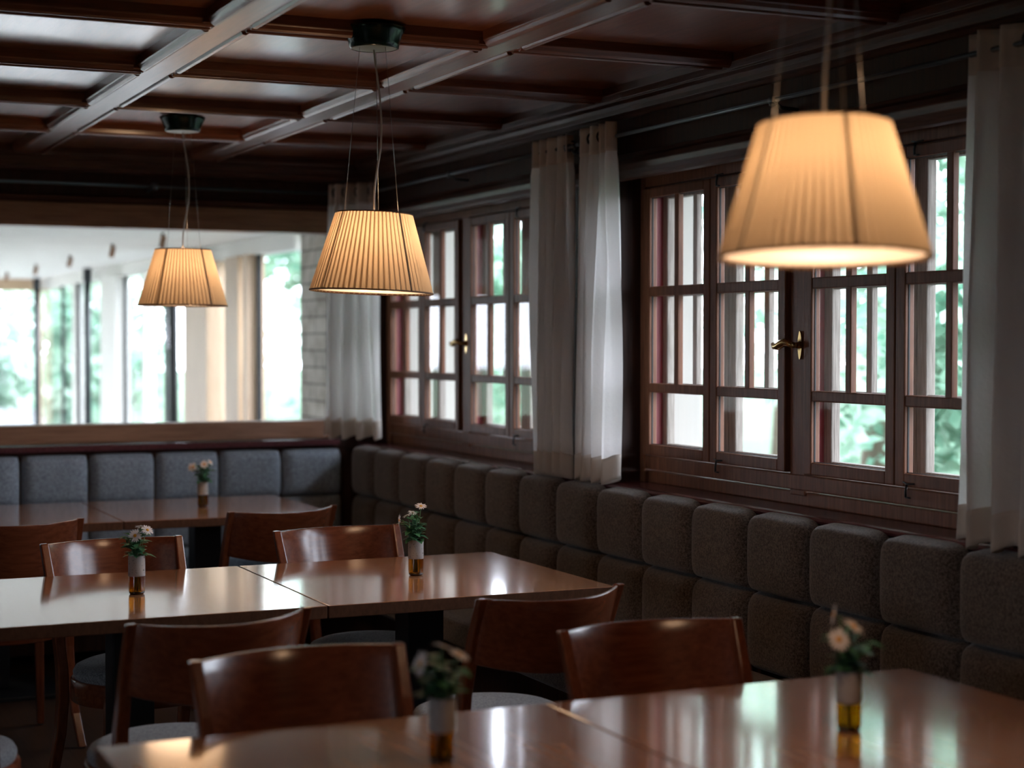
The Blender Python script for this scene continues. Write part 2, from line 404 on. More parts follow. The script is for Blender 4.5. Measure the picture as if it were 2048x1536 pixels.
# window wall: piers, apron and head, dark panelled inside, cream outside
w = MB()
HW = 1.03
openings = sorted([(c-HW, c+HW) for c in WIN])
edges = [-3.0]+[e for o_ in openings for e in o_]+[8.5]
for i in range(0, len(edges), 2):
    y0, y1 = edges[i], edges[i+1]
    w.box(XW, XF+.1, y0, y1, 0, ZC+.05, 0)
    w.box(XF+.1, XO, y0, y1, 0, 2.9, 1)
for a, b_ in openings:
    w.box(XW, XF+.1, a, b_, 0, .94, 0); w.box(XF+.1, XO, a, b_, 0, 1.0, 1)
    w.box(XW, XF+.1, a, b_, 2.115, ZC+.05, 0); w.box(XF+.1, XO, a, b_, 2.06, 2.9, 1)
struct(w.build('wall_right', [MT['wall'], MT['plaster']]))
# head moulding (pole moulding) over the windows
hp = [(XW+.02, 2.185), (XW-.006, 2.185), (XW-.012, 2.172), (XW-.030, 2.160), (XW-.040, 2.140), (XW-.036, 2.118), (XW-.020, 2.104), (XW-.012, 2.092), (XW+.02, 2.090)]
struct(MB().prism(hp, 'y', -3, 8.4, smooth=False).build('trim_%d' % tn, MT['trim'], bevel=.003)); tn += 1
# window sill board, dark red, running the length of the bench
sp = [(XF+.04, .968), (2.985, .968), (2.976, .964), (2.972, .956), (2.976, .948), (2.985, .944), (XF+.04, .944)]
struct(MB().prism(sp, 'y', -3, 8.42).build('trim_%d' % tn, MT['sill'])); tn += 1

# back wall: low wall, rail, wide opening, beam, right pier
w = MB()
OR = 2.86                                 # right edge of the opening
w.box(-4.2, XW, 8.46, 8.56, 0, .985, 0)
w.box(-4.2, XW, 8.46, 8.56, 2.17, ZC+.05, 0)
w.box(OR, XW, 8.46, 8.56, .985, 2.17, 0)
struct(w.build('wall_back', MT['wall']))
struct(MB().box(-4.2, OR+.02, 8.44, 8.60, .992, 1.082).build('trim_%d' % tn, MT['rail'], bevel=.004)); tn += 1
struct(MB().box(-4.2, OR+.02, 8.40, 8.46, .955, .985).build('trim_%d' % tn, MT['sill'], bevel=.004)); tn += 1
struct(MB().box(-4.2, OR+.02, 8.45, 8.60, 2.050, 2.165).build('trim_%d' % tn, MT['rail'], bevel=.003)); tn += 1
struct(MB().prism([(8.47, 2.205), (8.445, 2.205), (8.43, 2.196), (8.43, 2.182), (8.445, 2.174), (8.44, 2.165), (8.47, 2.165)], 'x', -4.2, XW).build('trim_%d' % tn, MT['trimx'], bevel=.002)); tn += 1
# the walls behind and beside the camera
wl = MB(); wl.box(-4.3, -4.2, -3, .6, 0, ZC+.05); wl.box(-4.3, -4.2, 1.5, 8.56, 0, ZC+.05); wl.box(-4.3, -4.2, .6, 1.5, 0, 1.0); wl.box(-4.3, -4.2, .6, 1.5, 2.0, ZC+.05)  # left wall has an opening for the added fill window
struct(wl.build('wall_left', MT['wall']))
struct(MB().box(-4.3, XW+.1, -3.1, -3, 0, ZC+.05).build('wall_front', MT['wall']))

# ------------------------------------------------------------------ windows
Z0, Z1 = 1.073, 2.063
def frame_rect(b, x0, x1, ya, yb, z0, z1, st, rt, rb, mi=0):
    b.box(x0, x1, ya, ya+st, z0, z1, mi); b.box(x0, x1, yb-st, yb, z0, z1, mi)
    b.box(x0, x1, ya+st, yb-st, z0, z0+rb, mi); b.box(x0, x1, ya+st, yb-st, z1-rt, z1, mi)
def make_window(n, yc):
    root = empty('window_%d' % n, (XF, yc, .97)); struct(root)
    # outer frame: posts, head, bottom boards, central post
    f = MB()
    ya, yb_ = yc-HW, yc+HW
    f.box(XF-.012, XF+.055, yb_-.035, yb_, .968, 2.115); f.box(XF-.012, XF+.055, ya, ya+.035, .968, 2.115)
    f.box(XF-.012, XF+.055, ya+.035, yb_-.035, 2.068, 2.115)
    f.box(XF-.008, XF+.055, ya+.035, yb_-.035, 1.018, Z0-.005)
    f.box(XF+.004, XF+.055, ya+.035, yb_-.035, .968, 1.012)
    f.box(XF-.004, XF+.050, yc-.042, yc+.042, 1.0, 2.075)
    f.build('frame', MT['sash'], root, bevel=.004)
    r = MB()                                   # painted rebate between the two layers of sashes
    for (p, q) in ((yc-.996, yc-.984), (yc+.984, yc+.996), (yc-.054, yc+.054)):
        r.box(XF+.018, XF+.062, p, q, Z0-.004, Z1+.004)
    r.box(XF+.018, XF+.062, yc-.984, yc+.984, Z1-.002, Z1+.004)
    r.build('painted_rebate', MT['red'], root)
    spans = [(yc+.523, yc+.994), (yc+.052, yc+.519), (yc-.519, yc-.052), (yc-.994, yc-.523)]
    for i, (a, c) in enumerate(spans):
        for lay in (0, 1):
            x0 = XF-.018 if lay == 0 else XF+.06; x1 = x0+.034
            m = MT['sash'] if lay == 0 else MT['outer']
            st = .044
            b = MB(); frame_rect(b, x0, x1, a, c, Z0, Z1, st, .036, .040)
            b.box(x0+.002, x0+.030, a+st, c-st, 1.662, 1.698); b.box(x0+.002, x0+.030, a+st, c-st, 1.306, 1.340)
            cas = b.build('casement' if lay == 0 else 'outer_casement', m, root, bevel=.004)
            if lay == 1: cas['label'] = 'weathered pale outer casement'
            g = MB(); my = (a+c)/2
            for z0, z1 in ((1.340, 1.662), (1.698, 2.027)): g.box(x0+.003, x0+.026, my-.014, my+.014, z0-.004, z1+.004)
            g.build('glazing_bar', m, cas, bevel=.003)
            gx = x0+.015; p = MB(); p.add([(gx, a+st-.003, Z0+.037), (gx, c-st+.003, Z0+.037), (gx, c-st+.003, Z1-.033), (gx, a+st-.003, Z1-.033)], [(0, 1, 2, 3)])
            p.build('pane', MT['glass'], cas)
            if lay == 0:
                # thin dark gasket line round each light
                k = MB(); frame_rect(k, x0+.012, x0+.017, a+st-.002, c-st+.002, Z0+.038, Z1-.034, .004, .004, .004)
                k.build('gasket', MT['gasket'], cas)
    # fastening hooks on the inner leaves
    for yy, up in ((yc+.46, 0), (yc-.59, 0), (yc+.46, 1), (yc-.62, 1)):
        h = MB(); z = Z1+.004 if up else Z0+.008; d = -1 if not up else 1
        h.tube([(XF-.020, yy-.028, z+.004), (XF-.024, yy, z+.002), (XF-.020, yy+.024, z+.006)], .0026, 6)
        h.tube([(XF-.026, yy, z), (XF-.030, yy, z-.020*1), (XF-.030, yy-.001, z-.036)], .0036, 6)
        h.tube([(XF-.030, yy, z-.036), (XF-.030, yy-.022, z-.037)], .0026, 6)
        h.build('window_hook', MT['black'], root)
    # brass olive handle on the middle post
    h = MB(); z = 1.484; xp = XF-.006; yy = yc-.018
    pl = [];
    for k in range(20):
        a = 2*PI*k/20; pl.append((.0125*math.cos(a)*(1-.35*abs(math.sin(a))), .046*math.sin(a)))
    vs = [(xp-.004, yy+p[0], z+p[1]) for p in pl]+[(xp, yy+p[0], z+p[1]) for p in pl]
    h.add(vs, [tuple(range(20)), tuple(range(20, 40))]+[(i, (i+1) % 20, 20+(i+1) % 20, 20+i) for i in range(20)])
    plate = h.build('handle_plate', MT['brass'], root)
    g = MB(); g.tube([(xp-.004, yy, z), (xp-.020, yy, z), (xp-.034, yy+.002, z)], [.011, .009, .010], 12)
    pts = [(xp-.034, yy-.004, z-.002), (xp-.036, yy+.016, z+.007), (xp-.038, yy+.034, z+.010), (xp-.038, yy+.054, z+.004), (xp-.038, yy+.074, z-.004), (xp-.038, yy+.092, z-.004), (xp-.038, yy+.104, z+.004)]
    g.tube(pts, [.008, .011, .0125, .0135, .013, .011, .006], 12)
    g.build('handle', MT['brass'], root)
    return root
win = make_window(1, WIN[0])
for i, yc in enumerate(WIN[1:]):
    c = copy_tree(win); c.location.y = yc; c.name = 'window_%d' % (i+2)

wl = MB()
for y_ in (.6, 1.025, 1.45): wl.box(-4.28, -4.2, y_, y_+.05, 1.0, 2.0)
for z_ in (1.0, 1.5, 1.95): wl.box(-4.28, -4.2, .6, 1.5, z_, z_+.05)
struct(wl.build('window_7', MT['sash'], bevel=.004))  # unseen window, added in the left wall to give fill light
portal((-4.4, 1.05, 1.5), (0, -PI/2, 0), 1.0, .9)

# ------------------------------------------------------------------ curtain rods
def rod_right(y0, y1, label):
    root = empty('curtain_rod', (2.93, y0, 2.238))
    MB().tube([(2.93, y0, 2.238), (2.93, y1, 2.238)], .0075, 10).build('rod', MT['rod'], root)
    for t in (.02, .5, .98):
        y = y0+(y1-y0)*t
        b = MB(); b.tube([(2.93, y, 2.238), (2.96, y, 2.216), (XW, y, 2.214)], .006, 8); b.lathe([(.0, .0), (.013, .003), (.013, .012), (0, .014)], (2.93, y, 2.218), 12)
        b.tube([(2.93, y-.018, 2.238), (2.93, y+.018, 2.238)], .011, 10)
        b.build('rod_bracket', MT['rod'], root)
    tag(root, label, 'curtain rod')
rod_right(3.12, 5.79, 'long dark curtain rod over the window nearest the camera')
rod_right(5.82, 8.27, 'dark curtain rod over the farther casement window')
root = empty('curtain_rod', (-1.0, 8.32, 2.246))
MB().tube([(-4.0, 8.32, 2.246), (2.84, 8.32, 2.246)], .0065, 8).build('rod', MT['rod'], root)
for x in (1.90, -.3, -2.4):
    b = MB(); b.tube([(x, 8.32, 2.246), (x, 8.40, 2.235), (x, 8.46, 2.235)], .006, 8); b.lathe([(0, -.022), (.016, -.016), (.022, 0), (.016, .016), (0, .022)], (x, 8.31, 2.246), 14)
    b.build('rod_bracket', MT['rod'], root)
tag(root, 'dark curtain rod along the back wall above the opening', 'curtain rod')

# ------------------------------------------------------------------ curtains
def curtain(path, folds, amp, ztop, zbot, label, seed=1, flare=0.0):
    """gathered panel; path = two end points in plan"""
    rnd = random.Random(seed)
    p0, p1 = Vector((*path[0], 0)), Vector((*path[1], 0)); d = (p1-p0); L_ = d.length; d.normalize(); nrm = Vector((-d.y, d.x, 0))
    root = empty('curtain', ((p0.x+p1.x)/2, (p0.y+p1.y)/2, zbot))
    nu, nv = folds*14, 34
    ph = [rnd.uniform(-.5, .5) for _ in range(6)]
    fa = [rnd.uniform(.55, 1.25) for _ in range(folds+2)]
    def P(u, z):
        t = (z-zbot)/(ztop-zbot)
        k = u*folds; a = fa[int(min(k, folds-1e-3))]*(1-(k % 1))+fa[int(min(k, folds-1e-3))+1]*(k % 1)
        w_ = amp*a*(math.sin(2*PI*k+ph[0]*2+.5*math.sin(3*t+ph[1]*4))+.28*math.sin(4.3*PI*k+ph[2]*5+t*1.5))
        pinch = .80+.20*math.cos(min(1, (1-t)/.09)*PI/2) if t > .91 else .80+.2*min(1, (.91-t)/.25)
        uu_ = (u-.5)*(1+flare*(1-t))
        w_ *= (.75+.25*(1-t))*(.9 if t > .91 else 1)
        side = .006*math.sin(7*t+u*9+ph[3]*6)
        zz = z + (0 if t > .5 else (.012*math.sin(2*PI*k*1.0+ph[4]*6)*(1-2*t)))
        q = (p0+p1)/2+d*(uu_*L_*(pinch if False else 1)+side)+nrm*w_
        return (q.x, q.y, zz)
    zs_hem = zbot+.092
    def grid(za, zb_, n):
        vs = [P(i/nu, za+(zb_-za)*j/n) for j in range(n+1) for i in range(nu+1)]
        fs = [(j*(nu+1)+i, j*(nu+1)+i+1, (j+1)*(nu+1)+i+1, (j+1)*(nu+1)+i) for j in range(n) for i in range(nu)]
        return vs, fs
    ztc = ztop-.105
    MB().add(*grid(zs_hem, ztc, nv), 0, True).build('drape', MT['curtain'], root)
    MB().add(*grid(zbot, zs_hem, 6), 0, True).build('hem', MT['hem'], root, solid=.004)
    MB().add(*grid(ztc, ztop, 6), 0, True).build('heading', MT['hem'], root, solid=.004)
    for u in [(j+.5)/folds for j in range(folds)]:
        q = Vector(P(u, ztop-.045)); b = MB()
        for k in range(1):
            pass
        vs = []; R_, r_ = .021, .0045
        for i in range(18):
            for j in range(6):
                A = 2*PI*i/18; B = 2*PI*j/6
                vs.append((q.x+nrm.x*(R_+r_*math.cos(B))*math.cos(A)+d.x*r_*math.sin(B), q.y+nrm.y*(R_+r_*math.cos(B))*math.cos(A)+d.y*r_*math.sin(B), q.z+(R_+r_*math.cos(B))*math.sin(A)))
        b.add(vs, [(i*6+j, i*6+(j+1) % 6, ((i+1) % 18)*6+(j+1) % 6, ((i+1) % 18)*6+j) for i in range(18) for j in range(6)], 0, True)
        b.build('eyelet', MT['black'], root)
    tag(root, label, 'curtain')
    return root
curtain(((2.93, 3.545), (2.93, 3.10)), 5, .038, 2.290, .972, 'off-white linen curtain at the right edge of the nearest window', 3, .10)
curtain(((2.93, 5.765), (2.93, 5.470)), 4, .040, 2.290, .984, 'off-white curtain catching daylight, left of the nearest window', 5, .08)
curtain(((2.93, 6.125), (2.93, 5.835)), 4, .038, 2.285, .974, 'shaded off-white curtain at the right side of the farther window', 8, .10)
curtain(((2.775, 8.26), (2.935, 8.03)), 4, .040, 2.285, 1.010, 'off-white curtain hanging in the far corner of the room', 11, .28)

# ------------------------------------------------------------------ upholstered benches
def pad_mesh(w_, h_, t_, seed, top=False, rnd_c=1.0):
    """channel pad lying in the local u (width) / v (height) plane, bulging to +n; returns verts as (u, v, n)"""
    rnd = random.Random(seed); N_ = 18; vs = []; fs = []
    e = 7 if top else 6
    for j in range(N_+1):
        for i in range(N_+1):
            u = -1+2*i/N_; v = -1+2*j/N_
            u = math.sin(u*PI/2)*.35+u*.65; v = math.sin(v*PI/2)*.35+v*.65
            k = max(0, (1-abs(u)**e))*max(0, (1-abs(v)**e))
            n_ = t_*(k**.42)*(1+.05*math.cos(u*1.4)*math.cos(v*1.4))
            cr = 1 - (.030*abs(v)**4 if top and v > 0 else .0)*1
            vt = max(0, v) if top else 0
            vv = v-(.11*rnd_c*abs(u)**6*vt**2)
            cr = cr*(1-.10*rnd_c*max(0, (vt-.55)/.45)**3)*(1 if top else 1-.03*abs(v)**8)
            vs.append((u*w_/2*cr, vv*h_/2, n_))
    for j in range(N_):
        for i in range(N_): fs.append((j*(N_+1)+i, j*(N_+1)+i+1, (j+1)*(N_+1)+i+1, (j+1)*(N_+1)+i))
    # backing
    b0 = len(vs); q = N_
    cor = [0, q, q*(q+1)+q, q*(q+1)]
    fs.append(tuple(range(0, q+1))[::-1]+tuple()) if False else None
    return vs, fs
# right-hand bench
root = empty('upholstered_bench', (2.70, 5.3, 0))
tag(root, 'long grey-brown tufted bench under the two casement windows', 'bench')
MB().box(2.50, 2.96, 1.9, 8.38, .05, .36).build('plinth', MT['wall'], root, bevel=.004)
MB().box(2.97, 3.005, 1.9, 8.40, .30, .94).build('back_board', MT['wall'], root)
ys = [8.33-.3404*k for k in range(19)]
for k in range(18):
    ya, yb_ = ys[k+1], ys[k]
    for (z0, z1, tp) in ((.462, .706, False), (.706, .962, True)):
        vs, fs = pad_mesh((yb_-ya)*.998, (z1-z0)*1.0, .072, k, tp)
        b = MB(); b.add([(2.972-n_, (ya+yb_)/2+u, (z0+z1)/2+v) for (u, v, n_) in vs], fs, 0, True)
        b.build('back_pad', MT['wool'], root, solid=0)
for (a, c) in ((1.9, 4.05), (4.055, 6.2), (6.205, 8.36)):
    MB().box(2.43, 2.92, a, c, .36, .468).build('seat_cushion', MT['wool'], root, bevel=.028, bseg=4)
# back bench
root = empty('upholstered_bench', (.0, 8.2, 0))
tag(root, 'blue-grey tufted bench along the back wall below the opening', 'bench')
MB().box(-3.9, 2.48, 8.0, 8.42, .05, .36).build('plinth', MT['wall'], root, bevel=.004)
MB().box(-3.9, 2.95, 8.44, 8.457, .30, .93).build('back_board', MT['wall'], root)
for k in range(21):
    xb = 2.895-.3245*k; xa = xb-.3245
    for (z0, z1, tp) in ((.462, .70, False), (.70, .938, True)):
        vs, fs = pad_mesh((xb-xa)*.998, z1-z0, .068, 50+k, tp, .35)
        b = MB(); b.add([((xa+xb)/2+u, 8.446-n_, (z0+z1)/2+v) for (u, v, n_) in vs], fs, 0, True)
        b.build('back_pad', MT['wool_blue'], root)
for (a, c) in ((-3.9, -1.6), (-1.595, .7), (.705, 2.42)):
    MB().box(a, c, 7.95, 8.40, .36, .468).build('seat_cushion', MT['wool_blue'], root, bevel=.028, bseg=4)

# ------------------------------------------------------------------ tables
def make_table():
    root = empty('dining_table', (0, 0, 0))
    tb = MB().box(-.4575, .4575, -.4675, .4675, .714, .75); tb.mi = [1, 0, 1, 1, 1, 1]
    tb.build('tabletop', [MT['table'], MT['table_edge_shaded']], root, bevel=.002)
    MB().box(-.32, .32, -.32, .32, .700, .7135).build('support_plate', MT['black'], root)
    MB().box(-.06, .06, -.06, .06, .02, .700).build('column', MT['black'], root, bevel=.003)
    MB().box(-.26, .26, -.26, .26, .0, .016).build('base_plate', MT['black'], root, bevel=.003)
    return root
T0 = make_table(); first = True
for (x, y, rz, lab) in (
    (1.992, 5.042, 0, 'square wooden table of the middle row, next to the window bench'),
    (1.072, 5.042, 0, 'square wooden table of the middle row, left of the table at the bench'),
    (1.937, 7.515, 0, 'wooden table nearest the far corner where both benches meet'),
    (1.017, 7.515, 0, 'wooden table before the back bench, at the left edge of the photo'),
    (1.985, 2.690, 0, 'shiny wooden table in the right foreground reflecting the window'),
    (1.065, 2.690, 0, 'reddish wooden table in the foreground, cut off by the bottom edge')):
    t = T0 if first else copy_tree(T0); first = False
    t.location = (x, y, 0); t.rotation_euler.z = math.radians(rz); tag(t, lab, 'table', 'square wooden restaurant tables')

# ------------------------------------------------------------------ chairs
def make_chair():
    root = empty('dining_chair', (0, 0, 0))
    def yb(z): return -.165-.115*max(0, (z-.45)/.39)**1.0
    SAG = .105
    # curved plywood backrest
    vs = []; fs = []; NU, NV = 26, 6; HWb = .215
    for side in (0, 1):
        for j in range(NV+1):
            for i in range(NU+1):
                s_ = -1+2*i/NU; ztop = .838+.006*s_*s_; zbot = .640+.030*(s_*s_)
                z = zbot+(ztop-zbot)*j/NV
                y = yb(z)-SAG*(1-s_*s_)-(.007 if side else -.007)
                vs.append((HWb*s_*(1+.02*(z-.64)/.2), y, z))
    n1 = (NU+1)*(NV+1)
    for j in range(NV):
        for i in range(NU):
            a = j*(NU+1)+i; fs.append((a, a+1, a+NU+2, a+NU+1)); fs.append((n1+a+1, n1+a, n1+a+NU+1, n1+a+NU+2))
    for i in range(NU):
        fs.append((i+1, i, n1+i, n1+i+1)); a = NV*(NU+1)+i; fs.append((a, a+1, n1+a+1, n1+a))
    for j in range(NV):
        a = j*(NU+1); fs.append((a, a+NU+1, n1+a+NU+1, n1+a)); a = a+NU; fs.append((a+NU+1, a, n1+a, n1+a+NU+1))
    MB().add(vs, fs, 0, True).build('backrest', MT['chair'], root, bevel=.003)
    for sx in (-1, 1):
        b = MB()
        pts = [(sx*.226, -.290, 0.004), (sx*.214, -.235, .12), (sx*.206, -.190, .25), (sx*.205, -.166, .36), (sx*.208, -.160, .46), (sx*.214, -.185, .58), (sx*.221, -.240, .74), (sx*.226, -.283, .846)]
        szs = [(.028, .030), (.030, .033), (.032, .038), (.033, .042), (.033, .042), (.031, .036), (.028, .028), (.026, .022)]
        b.beam(pts, szs); leg = b.build('rear_leg', MT['chairz'], root, bevel=.004)
        MB().lathe([(.010, 0), (.010, .004)], (sx*.226, -.290, 0), 12, capb=True, capt=True).build('glide', MT['steel'], leg)
    for sx in (-1, 1):
        b = MB(); b.beam([(sx*.165, .160, .004), (sx*.155, .148, .42)], [(.026, .026), (.038, .038)])
        leg = b.build('front_leg', MT['chairz'], root, bevel=.004)
        MB().lathe([(.010, 0), (.010, .004)], (sx*.165, .160, 0), 12, capb=True, capt=True).build('glide', MT['steel'], leg)
    # bent wood ring and upholstered seat
    b = MB(); b.lathe([(.195, .384), (.219, .384), (.222, .388), (.222, .448), (.218, .453), (.195, .453)], (0, 0, 0), 48, sx=1.0, sy=.98)
    b.build('seat_ring', MT['chair'], root)
    b = MB(); b.lathe([(.200, .440), (.212, .457), (.214, .472), (.206, .486), (.180, .497), (.12, .505), (.05, .508), (.001, .509)], (0, 0, 0), 48, sx=1.0, sy=.98, capb=True)
    b.build('seat_cushion', MT['wool_seat'], root)
    return root
C0 = make_chair(); first = True
for (x, y, rz, lab) in (
    (1.926, 3.145, 179.5, 'chair facing the foreground table, in front of the grey bench'),
    (1.100, 3.145, 183.1, 'large blurred chair back beyond the reddish foreground table'),
    (1.890, 4.262, 11.8, 'chair at the camera side of the middle row, next to the bench'),
    (1.012, 4.240, 9.8, 'chair at the camera side of the middle row, behind the blurred chair back'),
    (.440, 4.42, -25, 'chair mostly outside the left edge, only its seat visible'),
    (1.953, 5.370, 185.6, 'chair beyond the middle row, right behind its vase near the bench'),
    (1.175, 5.330, 187.4, 'chair beyond the middle row with its round grey seat visible'),
    (1.898, 6.660, 11.8, 'chair at the table in the far corner, back turned'),
    (.935, 6.615, 2, 'chair at the far table, cut off by the left edge of the photo')):
    c = C0 if first else copy_tree(C0); first = False
    c.location = (x, y, 0); c.rotation_euler.z = math.radians(rz); tag(c, lab, 'chair', 'red-brown bentwood restaurant chairs')

# ------------------------------------------------------------------ pendant lamps
def make_lamp(x, y, tilt, bend, label, struts=(-52, 40, 173), nod=0.0):
    root = empty('pendant_lamp', (x, y, ZC)); tag(root, label, 'lamp', 'pleated pendant lamps')
    O = (x, y, 0)
    # canopy, flaring upwards
    b = MB(); b.lathe([(.060, 2.424), (.060, 2.412), (.092, 2.410), (.0935, 2.407), (.0870, 2.396), (.0800, 2.380), (.0745, 2.364), (.0715, 2.351), (.066, 2.349)], O, 40, capt=False)
    b.build('canopy', MT['canopy'], root)
    cp = MB().lathe([(.0665, 2.3505), (.040, 2.347), (.008, 2.346), (.001, 2.346)], O, 40).build('canopy_plate', MT['canopy_plate'], root)
    RT, RB, ZT, ZL = .1125, .1805, 1.868, 1.640
    def tl(v):   # slight tilt of the shade about its own centre
        dx = v[0]-x; dy = v[1]-y; dz = v[2]-1.868
        a = tilt; dx, dz = dx*math.cos(a)+dz*math.sin(a), -dx*math.sin(a)+dz*math.cos(a)
        L_ = math.hypot(x, y); fx, fy = -x/L_, -y/L_           # towards the guests' side
        k = dx*fx+dy*fy; k2 = k*math.cos(nod)-dz*math.sin(nod); dz = k*math.sin(nod)+dz*math.cos(nod)
        return (x+dx+(k2-k)*fx, y+dy+(k2-k)*fy, 1.868+dz)
    NP = 66; vs = []; fs = []; sub = 4; nseg = NP*sub; rows = 10
    for j in range(rows+1):
        t = j/rows; R_ = RT+(RB-RT)*t; z = ZT+(ZL-ZT)*t
        for i in range(nseg):
            a = 2*PI*i/nseg; q = (i % sub)/sub; saw = (q*1.25 if q < .8 else (1-q)*5)
            rr_ = R_*(1+.016*saw-.008)
            vs.append(tl((x+rr_*math.cos(a), y+rr_*math.sin(a), z)))
    for j in range(rows):
        for i in range(nseg): fs.append((j*nseg+i, j*nseg+(i+1) % nseg, (j+1)*nseg+(i+1) % nseg, (j+1)*nseg+i))
    for i in range(NP):
        a0 = 2*PI*(i+.80)/NP; a1 = 2*PI*(i+1.16)/NP; o = len(vs)
        for j in range(rows+1):
            t = j/rows; R_ = RT+(RB-RT)*t; z = ZT+(ZL-ZT)*t
            vs.append(tl((x+R_*.985*math.cos(a0), y+R_*.985*math.sin(a0), z))); vs.append(tl((x+R_*.980*math.cos(a1), y+R_*.980*math.sin(a1), z)))
        for j in range(rows): fs.append((o+2*j, o+2*j+1, o+2*j+3, o+2*j+2))
    sh = MB().add(vs, fs, 0, False).build('lamp_shade', MT['shade'], root)
    for (R_, z, rr_) in ((RT, ZT, .0022), (RB, ZL, .0026)):
        pts = [tl((x+R_*math.cos(2*PI*k/48), y+R_*math.sin(2*PI*k/48), z)) for k in range(49)]
        MB().tube(pts, rr_, 6, cap=False).build('piping', MT['shade_trim'], sh)
    # inner wire frame: three struts that show through the fabric
    SA = [math.atan2(-y, -x)+math.radians(q_) for q_ in struts]
    for k, a in enumerate(SA):
        A = tl((x+(RT-.004)*math.cos(a), y+(RT-.004)*math.sin(a), ZT)); B = tl((x+(RB-.004)*math.cos(a), y+(RB-.004)*math.sin(a), ZL))
        MB().tube([A, B], .0036, 6).build('strut', MT['shade_trim'], sh)
        up = (x+.052*math.cos(a), y+.052*math.sin(a), 2.349)
        MB().tube([A, up], .0008, 5).build('suspension_wire', MT['wire'], root)
    # opal inner diffuser
    d = MB(); d.lathe([(.001, 1.742), (.020, 1.745), (.030, 1.758), (.032, 1.778), (.026, 1.798), (.014, 1.812), (.012, 1.832)], (0, 0, 0), 28, capt=True)
    d.v = [tl((x+v[0], y+v[1], v[2])) for v in d.v]
    d.build('inner_diffuser', MT['opal'], root)
    e = MB(); e.lathe([(RB-.006, ZL+.006), (RB-.012, ZL+.0035), (.08, ZL+.003), (.001, ZL+.003)], (0, 0, 0), 48)
    e.v = [tl((x+v[0], y+v[1], v[2])) for v in e.v]
    e.build('bottom_diffuser', MT['opal_disc'], root)
    t = MB(); t.lathe([(.011, 1.852), (.011, 1.876), (.006, 1.879)], (0, 0, 0), 16, capt=True); t.v = [(x+v[0], y+v[1], v[2]) for v in t.v]
    t.build('cable_holder', MT['opal_disc'], root)
    pts = []
    for k in range(19):
        q = k/18; z = 2.347+(1.876-2.347)*q
        off = bend*math.sin(PI*q)**1.3*(1-.25*q) - .22*bend*(math.sin(PI*(q-.62)/.38) if q > .62 else 0)
        pts.append((x+off, y, z))
    MB().tube(pts, .0030, 8).build('power_cable', MT['cable'], root)
    # spider that carries the shade
    s_ = MB()
    for a in SA: s_.tube([tl((x, y, 1.856)), tl((x+(RT-.004)*math.cos(a), y+(RT-.004)*math.sin(a), ZT-.002))], .002, 6)
    s_.build('shade_spider', MT['wire'], root)
    l = bpy.data.lights.new('lamp_light', 'AREA'); l.shape = 'DISK'; l.size = .325; l.energy = 1.7; l.color = (1.0, .66, .40)
    lo = bpy.data.objects.new('lamp_light', l); COL.objects.link(lo); lo.parent = root
    q = tl((x, y, ZL+.0015)); dn = (Vector(tl((x, y, ZL-.1)))-Vector(q)).normalized()
    lo.location = Vector(q)-Vector((x, y, ZC)); lo.rotation_euler = dn.to_track_quat('-Z', 'Y').to_euler()
    return root
make_lamp(1.724, 4.72, math.radians(2.2), .026, 'pleated cream pendant lamp above the middle row of tables')
make_lamp(1.700, 6.93, math.radians(.4), .030, 'smallest-looking pleated pendant lamp, hanging before the bright opening', (-35, 40, 170))
make_lamp(1.708, 2.44, math.radians(-.4), .012, 'large pleated pendant lamp hanging nearest the camera', (-50, 17, 140), math.radians(3.6))

# ------------------------------------------------------------------ vases with daisies
def flower(b, c, nrm, R_, seed):
    rnd = random.Random(seed); n = Vector(nrm).normalized(); a = n.cross(Vector((0, 0, 1)) if abs(n.z) < .9 else Vector((1, 0, 0))).normalized(); bb = n.cross(a)
    c = Vector(c); k = 17
    for i in range(k):
        t = 2*PI*i/k+rnd.uniform(-.08, .08); d = a*math.cos(t)+bb*math.sin(t); s_ = -a*math.sin(t)+bb*math.cos(t)
        L_ = R_*rnd.uniform(.86, 1.05); dr = rnd.uniform(-.10, .10)*R_
        P0 = c+d*R_*.16; P1 = c+d*L_*.6+n*(R_*.08+dr*.5); P2 = c+d*L_+n*dr; w_ = R_*.13
        b.add([P0-s_*w_*.4, P0+s_*w_*.4, P1+s_*w_, P2+s_*w_*.45, P2-s_*w_*.45, P1-s_*w_], [(0, 1, 2, 5), (5, 2, 3, 4)], 0, True)
    vs = []; fs = []; m_ = 10
    for j in range(4):
        rr_ = R_*.26*math.cos(j*PI/6.5); h = R_*.15*math.sin(j*PI/6.5)
        for i in range(m_): t = 2*PI*i/m_; vs.append(c+(a*math.cos(t)+bb*math.sin(t))*rr_+n*h)
    for j in range(3):
        for i in range(m_): fs.append((j*m_+i, j*m_+(i+1) % m_, (j+1)*m_+(i+1) % m_, (j+1)*m_+i))
    fs.append(tuple(range(3*m_, 4*m_)))
    b.add(vs, fs, 1, True)
def leafq(b, base, d, L_, w_, seed, mi=0):
    rnd = random.Random(seed); base = Vector(base); d = Vector(d).normalized(); s_ = d.cross(Vector((0, 0, 1)))
    if s_.length < .1: s_ = Vector((1, 0, 0))
    s_.normalize(); n = s_.cross(d).normalized()
    pr = [(0, .12), (.18, .55), (.42, 1.0), (.68, .85), (.88, .4), (1, .03)]
    vs = []; fs = []
    for t, q in pr:
        c = base+d*L_*t-Vector((0, 0, 1))*L_*.35*t*t; e = w_*q
        vs += [c-s_*e+n*e*.35, c, c+s_*e+n*e*.35]
    for i in range(len(pr)-1):
        a = i*3; fs += [(a, a+1, a+4, a+3), (a+1, a+2, a+5, a+4)]
    b.add(vs, fs, mi, True)
